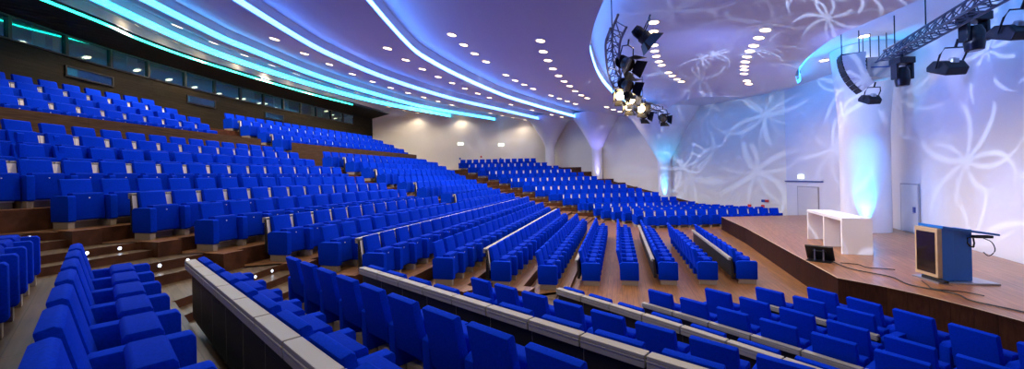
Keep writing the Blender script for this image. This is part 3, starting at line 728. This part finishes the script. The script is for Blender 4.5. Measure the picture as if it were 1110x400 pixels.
def sign(name, c, w, h, nrm, mats, label, cat='sign'):
    n = Vector((*nrm, 0)).normalized(); u = Vector((-n.y, n.x, 0)); T = Matrix(((u.x, n.x, 0, c[0]), (u.y, n.y, 0, c[1]), (0, 0, 1, c[2]), (0, 0, 0, 1)))
    b = MB(); k = len(mats)
    for i, m_ in enumerate(mats): b.box(-w/2+w*i/k, -w/2+w*(i+1)/k, .0, .04, -h/2, h/2, m_, T)
    o = b.build(name, None, .004); tag(o, label, cat); return o
def on_wall(px, py):    # a spot on the far or back wall seen in that direction from the seats
    a = (px-555)/F
    W_ = WC+WR
    for p, q in zip(W_, W_[1:]):
        fp, fq = p.x-a*p.y, q.x-a*q.y
        if fp*fq <= 0 and p.y > 5:
            t = fp/(fp-fq) if fp != fq else 0; r = p.lerp(q, t); d = (q-p).normalized(); n = Vector((d.y, -d.x, 0))
            if n.dot(-r) < 0: n = -n
            z = H-(py-(191.6-.023*(px-555)))*r.y/F
            return r+n*.012, z, n
def wsign(name, px, py, w, h, mats, label, cat='sign'):
    r, z, n = on_wall(px, py); return sign(name, (r.x, r.y, z), w, h, (n.x, n.y), mats, label, cat)
wsign('exit_sign', 868.5, 191.5, .42, .20, ['exitl'], 'lit white exit sign above the tall white door')
wsign('exit_sign', 500, 156, .5, .22, ['exitl'], 'lit exit sign on cream back wall nearer the slatted wall')
wsign('exit_sign', 544, 157, .5, .22, ['exitl'], 'lit exit sign on cream back wall nearer the funnel columns')
wsign('fire_sign', 812, 223, .20, .17, ['red'], 'red fire sign on the far wall, lone one above front seats')
wsign('fire_sign', 826.5, 223.4, .18, .16, ['red'], 'red fire sign below the blue and red sign')
wsign('wall_sign', 829, 217.8, .42, .15, ['signb', 'red'], 'blue and red sign on the far wall near the tall door')
wsign('call_point', 499, 172, .16, .16, ['signb'], 'small dark call point on cream wall above far block, first', 'call point')
wsign('call_point', 522, 170, .16, .16, ['red'], 'small red call point on cream wall above far block', 'call point')
wsign('call_point', 543, 172, .16, .16, ['signb'], 'small dark call point on cream wall below second exit sign', 'call point')
wsign('light_bar', 869, 196.5, 3.2, .05, ['signb'], 'thin blue light bar above the tall door head', 'bar')

# ------------------------------------------------------------------ trusses and stage lamps
def truss(path, w, name, label):
    P = resample(smooth_curve(path, 8), 30); b = MB(); ch = [[], [], []]
    for i, p in enumerate(P):
        d = (P[min(i+1,29)]-P[max(0,i-1)]).normalized(); s = d.cross(Vector((0,0,1))).normalized()
        ch[0].append(p+s*w/2); ch[1].append(p-s*w/2); ch[2].append(p+Vector((0,0,w*.85)))
    root = empty(name, P[0]); tag(root, label, 'truss')
    def loc(L): return [q-P[0] for q in L]
    c = MB()
    for L in ch: c.tube(loc(L), .03, 'truss', 8)
    c.build('chord_tubes', root, 0, True)
    c = MB()
    for i in range(29):
        for a, e in ((0,1),(1,2),(2,0)):
            f0, f1 = (ch[a][i], ch[e][i+1]) if i % 2 else (ch[e][i], ch[a][i+1])
            c.tube([f0-P[0], f1-P[0]], .013, 'truss', 5)
    c.build('lattice_braces', root)
    c = MB()
    for i in (4, 14, 24): c.tube([P[i]-P[0]+Vector((0,0,w*.8)), P[i]-P[0]+Vector((0,0,1.4))], .015, 'blackm', 6)
    c.build('hanging_wires', root)
    return P
TL = truss([(2.55,9.0,6.35),(2.75,10.3,6.35),(3.6,13.2,6.2),(4.7,15.5,6.05),(5.9,17.4,5.95),(7.3,18.9,5.9)], .36, 'lighting_truss', 'curved lighting truss hanging in front of the stage ceiling bowl')
TR = truss([(11.75,12.15,6.3),(11.3,11.2,6.25),(10.4,9.4,6.2),(9.5,7.4,6.2)], .40, 'lighting_truss', 'straight lighting truss hanging in front of the stage wall')
def aim(o, tgt): o.rotation_euler = (Vector(tgt)-o.location).to_track_quat('-Z', 'Y').to_euler()
def spotlight(loc, tgt, label, sc=1., lit=True, doors=True):
    """theatre lamp: drum body, yoke, four barn doors; local -Z is the beam"""
    t = empty('stage_spotlight', loc); aim(t, tgt); t.scale = (sc,)*3; tag(t, label, 'stage light', 'stage lights on the trusses')
    b = MB(); b.lathe([(.0,.34),(.10,.34),(.13,.26),(.13,.10),(.16,.06),(.16,-.06),(.145,-.06)], 'blackm', 20, cap=False)
    for i in range(5): b.lathe([(.13,.12+.03*i),(.15,.125+.03*i),(.13,.13+.03*i)], 'blackm', 20, cap=False)
    b.build('lamp_body', t, 0, True)
    b = MB(); b.lathe([(0,-.045),(.145,-.045),(.145,-.03)], 'lampglow' if lit else 'screen', 20); b.build('lens', t)
    b = MB(); b.tube([(-.19,0,.08),(-.21,.18,.14),(-.18,.34,.20),(0,.38,.22),(.18,.34,.20),(.21,.18,.14),(.19,0,.08)], .015, 'blackm', 6); b.tube([(0,.38,.22),(0,.50,.27)], .022, 'blackm', 6); b.build('yoke', t)
    if doors:
        for k in range(4):
            T = Matrix.Rotation(k*PI/2, 4, 'Z'); b = MB()
            b.add([(-.14,.15,-.06),(.14,.15,-.06),(.20,.27,-.27),(-.20,.27,-.27),(-.14,.158,-.06),(.14,.158,-.06),(.20,.278,-.27),(-.20,.278,-.27)], [(3,2,1,0),(4,5,6,7),(0,1,5,4),(1,2,6,5),(2,3,7,6),(3,0,4,7)], 'blackm', T)
            b.build('barn_door', t)
    return t
TGT = [(7.6,4.5,1),(7.4,5.5,1),(4.2,4.0,1),(5.4,5,1),(4.0,4,1),(5.4,5.5,1),(8,7,1),(7,6,1)]
for i, (q, dx, dz, lit, nm) in enumerate([(6,.42,-.20,0,'first down the arc'),(11,.40,-.30,0,'second down the arc'),(13,.05,-.40,1,'third down the arc'),(16,.25,-.30,1,'fourth down the arc'),(18,.02,-.38,1,'fifth down the arc'),(21,.25,-.28,1,'sixth down the arc'),(23,.15,-.42,0,'seventh down the arc'),(29,.15,-.30,0,'last at the low end')]):
    p = TL[q]; d = (TL[min(29,q+1)]-TL[q-1]).normalized(); s = Vector((d.y, -d.x, 0))
    lc = p+s*dx+Vector((0,0,dz)); spotlight(lc, TGT[i], 'black barn-door spotlight on the curved truss, '+nm, 1.25 if i < 2 else 1.1, bool(lit))
spotlight((3.3,9.4,6.25), (9,9,1), 'black spotlight hanging alone above the bowl downlights, near the picture top', 1.0, False)
# moving heads and flood lamps on the straight truss
def moving_head(loc, label, sc=1.):
    t = empty('moving_head_light', loc); t.scale = (sc,)*3; tag(t, label, 'stage light', 'lamps on the straight truss')
    b = MB(); b.box(-.20, .20, -.15, .15, .30, .46, 'blackm'); b.tube([(0,0,.46),(0,0,.62)], .03, 'blackm'); b.build('base_box', t, .02)
    for s in (-1, 1):
        b = MB(); b.box(s*.19-.035, s*.19+.035, -.08, .08, -.08, .31, 'blackm'); b.build('yoke_arm', t, .015)
    b = MB(); b.lathe([(0,.24),(.10,.22),(.145,.10),(.15,-.10),(.13,-.24),(.115,-.25)], 'blackm', 20); b.build('head', t, 0, True)
    b = MB(); b.lathe([(0,-.255),(.112,-.255),(.112,-.24)], 'screen', 18); b.build('lens', t)
def flood(loc, rz, tilt, label, sc=1.):
    t = empty('flood_lamp', loc); t.rotation_euler = (tilt, 0, rz); t.scale = (sc,)*3; tag(t, label, 'stage light', 'lamps on the straight truss')
    b = MB(); b.profx([(-.26,-.12),(.26,-.12),(.30,-.02),(.18,.14),(-.10,.17),(-.28,.05)], -.20, .20, 'blackm'); b.build('housing', t, .03)
    b = MB(); b.box(-.16, .16, -.20, .20, -.128, -.121, 'screen'); b.build('lens', t)
    b = MB(); b.tube([(-.23,0,0),(-.25,-.02,.30),(-.20,-.02,.44),(.20,-.02,.44),(.25,-.02,.30),(.23,0,0)], .018, 'blackm', 6); b.tube([(0,-.02,.44),(0,-.02,.62)], .025, 'blackm', 6); b.build('yoke', t)
    b = MB(); b.lathe([(0,.1),(.08,.08),(.10,.0)], 'steel', 14, Matrix.Translation((0,-.08,.14))); b.build('lamp_cap', t, 0, True)
moving_head((11.45,11.3,5.62), 'black moving-head light hanging on the straight truss, nearest the pale speaker', 1.15)
flood((11.3,10.0,5.50), -.15, .40, 'black flood lamp with yoke, second on the straight truss', 1.15)
moving_head((10.75,8.95,5.92), 'black moving-head light on the straight truss between two flood lamps', 1.2)
flood((10.05,7.75,5.60), -.15, .40, 'large black flood lamp at the picture edge of the straight truss', 1.0)
flood((12.25,13.2,5.30), -.1, .40, 'black flood lamp hanging below the pale speaker box', .95)
# curved line-array loudspeaker
t = empty('line_array_speaker', (11.0,12.9,5.42)); tag(t, 'curved pale line-array loudspeaker with dark grille hanging from the ceiling', 'loudspeaker')
t.rotation_euler = (0, 0, math.radians(-27))
n = 8; x, z, ang = 0., 1.25, math.radians(4)
for i in range(n):
    T = Matrix.Translation((x, 0, z)) @ Matrix.Rotation(-ang, 4, 'Y')
    b = MB(); b.profx([(-.26,-.165),(.26,-.165),(.26,-.005),(-.26,-.005)], .0, .60-.03*i, 'arrayw', T); c = b.build('cabinet', t, .008)
    b = MB(); b.box(-.035, -.001, -.25, .25, -.165, -.005, 'black', T); b.build('grille', c, .006)
    x += math.sin(ang)*.17; z -= math.cos(ang)*.17; ang += math.radians(5.2)
b = MB(); b.box(-.02, .55, -.2, .2, 1.255, 1.30, 'blackm'); b.tube([(.05,0,1.30),(.05,0,2.25)], .015, 'blackm'); b.tube([(.5,0,1.30),(.5,0,2.25)], .015, 'blackm'); b.build('rigging_frame', t)
# pale speaker box
t = empty('hanging_speaker', (12.2,13.05,5.95)); t.rotation_euler = (0, 0, math.radians(-6)); tag(t, 'pale box loudspeaker with dark grille hanging beside the line array', 'loudspeaker')
b = MB(); b.box(-.40, .62, -.36, .36, 0, .66, 'arrayw'); b.build('cabinet', t, .015)
b = MB(); b.box(-.46, -.401, -.35, .35, .02, .64, 'black'); b.build('grille', t, .006)
b = MB(); b.box(-.3, .5, -.366, -.361, .30, .34, 'signb'); b.build('handle_recess', t)
b = MB()
for xx in (-.15, .35): b.tube([(xx,-.15,.66),(xx,-.15,1.5)], .014, 'blackm'); b.tube([(xx,.15,.66),(xx,.15,1.5)], .014, 'blackm')
b.build('hanging_wires', t)

# ------------------------------------------------------------------ light
# coloured uplights at the foot of each column
for i, (x, y, z0, z1, r0, r1, zk, c) in enumerate(FUN):
    d = Vector((-x, -y, 0)).normalized(); s = Vector((-d.y, d.x, 0))
    base = Vector((x, y, z0))+d*(r0+.17)
    b = MB(); b.lathe([(.09,0),(.10,.02),(.10,.14),(.085,.15),(.085,.13),(0,.13)], 'blackm', 16, Matrix.Translation(base)); 
    lab = ['nearest the back wall','second from the back wall','above the front seats','behind the standing table'][i]
    tag(b.build('column_uplight', None, 0, True), 'small round uplight at the foot of funnel column '+lab, 'light', 'column uplights')
    e = (900, 900, 1000, 2400)[i]
    add_spot('uplight_lamp', base+Vector((0,0,.18)), Vector((x, y, z0+3.2))+d*(r0*.75), e, c, (.62, .62, .66, .75)[i], 1, .06)
# gobo projectors: real lamps whose patterned beam throws flower shapes on walls and ceiling
def gobo(loc, tgt, energy, col, size, scale, seed, npet=9):
    o = add_spot('pattern_projector_lamp', loc, tgt, energy, col, size, .25, .03); l = o.data; l.use_nodes = True
    nt = l.node_tree; N = nt.nodes; K = nt.links
    em = next(n for n in N if n.type == 'EMISSION')
    tc = N.new('ShaderNodeTexCoord'); sp = N.new('ShaderNodeSeparateXYZ'); K.new(tc.outputs['Normal'], sp.inputs[0])
    def mth(op, a, b_=None):
        n = N.new('ShaderNodeMath'); n.operation = op
        for i, v in enumerate((a, b_)):
            if v is None: continue
            if isinstance(v, (int, float)): n.inputs[i].default_value = v
            else: K.new(v, n.inputs[i])
        return n.outputs[0]
    az = mth('ABSOLUTE', sp.outputs[2])
    tot = None; rg = random.Random(seed*7+1)
    u = mth('ADD', mth('MULTIPLY', mth('DIVIDE', sp.outputs[0], az), scale), seed*3.7); v = mth('ADD', mth('MULTIPLY', mth('DIVIDE', sp.outputs[1], az), scale), seed*1.9)
    cb = N.new('ShaderNodeCombineXYZ'); K.new(u, cb.inputs[0]); K.new(v, cb.inputs[1])
    vo = N.new('ShaderNodeTexVoronoi'); vo.voronoi_dimensions = '2D'; vo.inputs['Scale'].default_value = 1; vo.inputs['Randomness'].default_value = .8
    K.new(cb.outputs[0], vo.inputs['Vector'])
    df = N.new('ShaderNodeVectorMath'); df.operation = 'SUBTRACT'; K.new(cb.outputs[0], df.inputs[0]); K.new(vo.outputs['Position'], df.inputs[1])
    s2 = N.new('ShaderNodeSeparateXYZ'); K.new(df.outputs[0], s2.inputs[0])
    r = vo.outputs['Distance']; r2 = mth('MULTIPLY', r, r); th = mth('ARCTAN2', s2.outputs[1], s2.outputs[0])
    sc_ = N.new('ShaderNodeSeparateColor'); K.new(vo.outputs['Color'], sc_.inputs[0])
    th = mth('ADD', th, mth('MULTIPLY', sc_.outputs[1], 6.28))
    flip = mth('SIGN', mth('SUBTRACT', sc_.outputs[0], .5))
    for k in range(npet):                     # every stroke has its own bend and length
        al = 2*PI*k/npet+rg.uniform(-.25, .25); cu = rg.choice((-1, 1))*rg.uniform(.6, 2.4); Rk = rg.uniform(.55, .85)
        dl = mth('SUBTRACT', mth('ADD', th, mth('MULTIPLY', mth('MULTIPLY', r2, flip), cu)), al)
        dist = mth('ABSOLUTE', mth('MULTIPLY', mth('SINE', mth('MULTIPLY', dl, .5)), mth('MULTIPLY', r, 2.)))
        w = mth('MULTIPLY', mth('SUBTRACT', Rk, r), mth('MULTIPLY', mth('ADD', r, .18), .145))
        on = mth('MINIMUM', mth('MAXIMUM', mth('MULTIPLY', mth('SUBTRACT', w, dist), 60.), 0), 1)
        tot = on if tot is None else mth('MAXIMUM', tot, on)
    on = tot
    K.new(mth('MULTIPLY', on, 1.), em.inputs['Strength'])
    return o
GC = (.55, .68, 1.)
gobo((5.2,8.2,5.9), (13.2,10.5,4.6), 1750, GC, 1.75, 2.7, 1)
gobo((6.2,12.5,5.9), (14.2,22.5,4.8), 2000, GC, 1.25, 2.8, 2)
gobo((4.6,13.0,6.0), (7.6,31.5,5.6), 4200, GC, .9, 4.6, 3)
gobo((-2.0,14.0,6.0), (-4.5,35.8,5.0), 2000, GC, .95, 3.0, 5)
gobo((6.5,9.5,1.2), (8.5,15.5,7.3), 380, GC, 1.6, 2.0, 7)
# stage wash from the trusses
for p, tg, e in (((3.0,10.6,6.0),(9.5,9.5,.6),800), ((4.6,14.6,5.8),(10.5,12.5,.6),750), ((6.2,17.4,5.7),(11,14,.6),300), ((3.6,9.2,6.0),(11.6,7.5,.8),650)):
    add_spot('stage_wash_lamp', p, tg, e, (1, .80, .58), 1.0, .8, .25)
add_spot('stage_blue_lamp', (11.6,12.4,5.6), (12.6,14.4,.64), 1100, (.06,.30,1), 1.2, .8, .2)
add_spot('stage_blue_lamp', (11.0,11.2,5.6), (10.6,10.0,.64), 700, (.10,.28,1), 1.3, .8, .2)
# blue wash on the stage walls and ceiling bowl
for p, tg, e in (((8.5,12.0,5.4),(13.6,12.4,6.6),420), ((9.0,15.0,5.2),(14.6,19.5,6.6),260), ((7.0,13.5,5.0),(7.6,14.6,7.5),200), ((7.5,9.0,5.4),(11.5,7.6,6.6),160)):
    add_spot('violet_wash_lamp', p, tg, e, (.24,.30,1), 1.7, 1, .3)
# the downlights overhead go on behind the picture's upper edge
for x, y, z in ((-11,10,8.4),(-7.5,9,8.1),(-3.8,10,7.8),(-11,5,8.2),(-7,4,8.0),(-3,5,7.7),(1,9,7.5),(1,4,7.4),(4.8,9,7.3),(4.5,4.5,7.3),(-5,0,7.8),(0,-1,7.6)):
    add_spot('overhead_lamp', (x, y, z), (x, y, 0), 520 if y > 5 else 200, (1,.83,.62), 2.5, .6, .12)
# glow in the control room
la = bpy.data.lights.new('control_room_lamp', 'AREA'); la.shape = 'RECTANGLE'; la.size = 1.2; la.size_y = 18; la.energy = 160; la.color = (.25, .75, .95)
lo_ = bpy.data.objects.new('control_room_lamp', la); COL.objects.link(lo_); lo_.location = (-16.9, 17, 9.1)
W = bpy.data.worlds.new('world'); S.world = W; W.use_nodes = True
W.node_tree.nodes['Background'].inputs[0].default_value = (.16, .22, .5, 1); W.node_tree.nodes['Background'].inputs[1].default_value = .15

S.view_settings.view_transform = 'Standard'; S.view_settings.look = 'None'; S.view_settings.gamma = 1; S.view_settings.use_curve_mapping = False
S.view_settings.exposure = 0
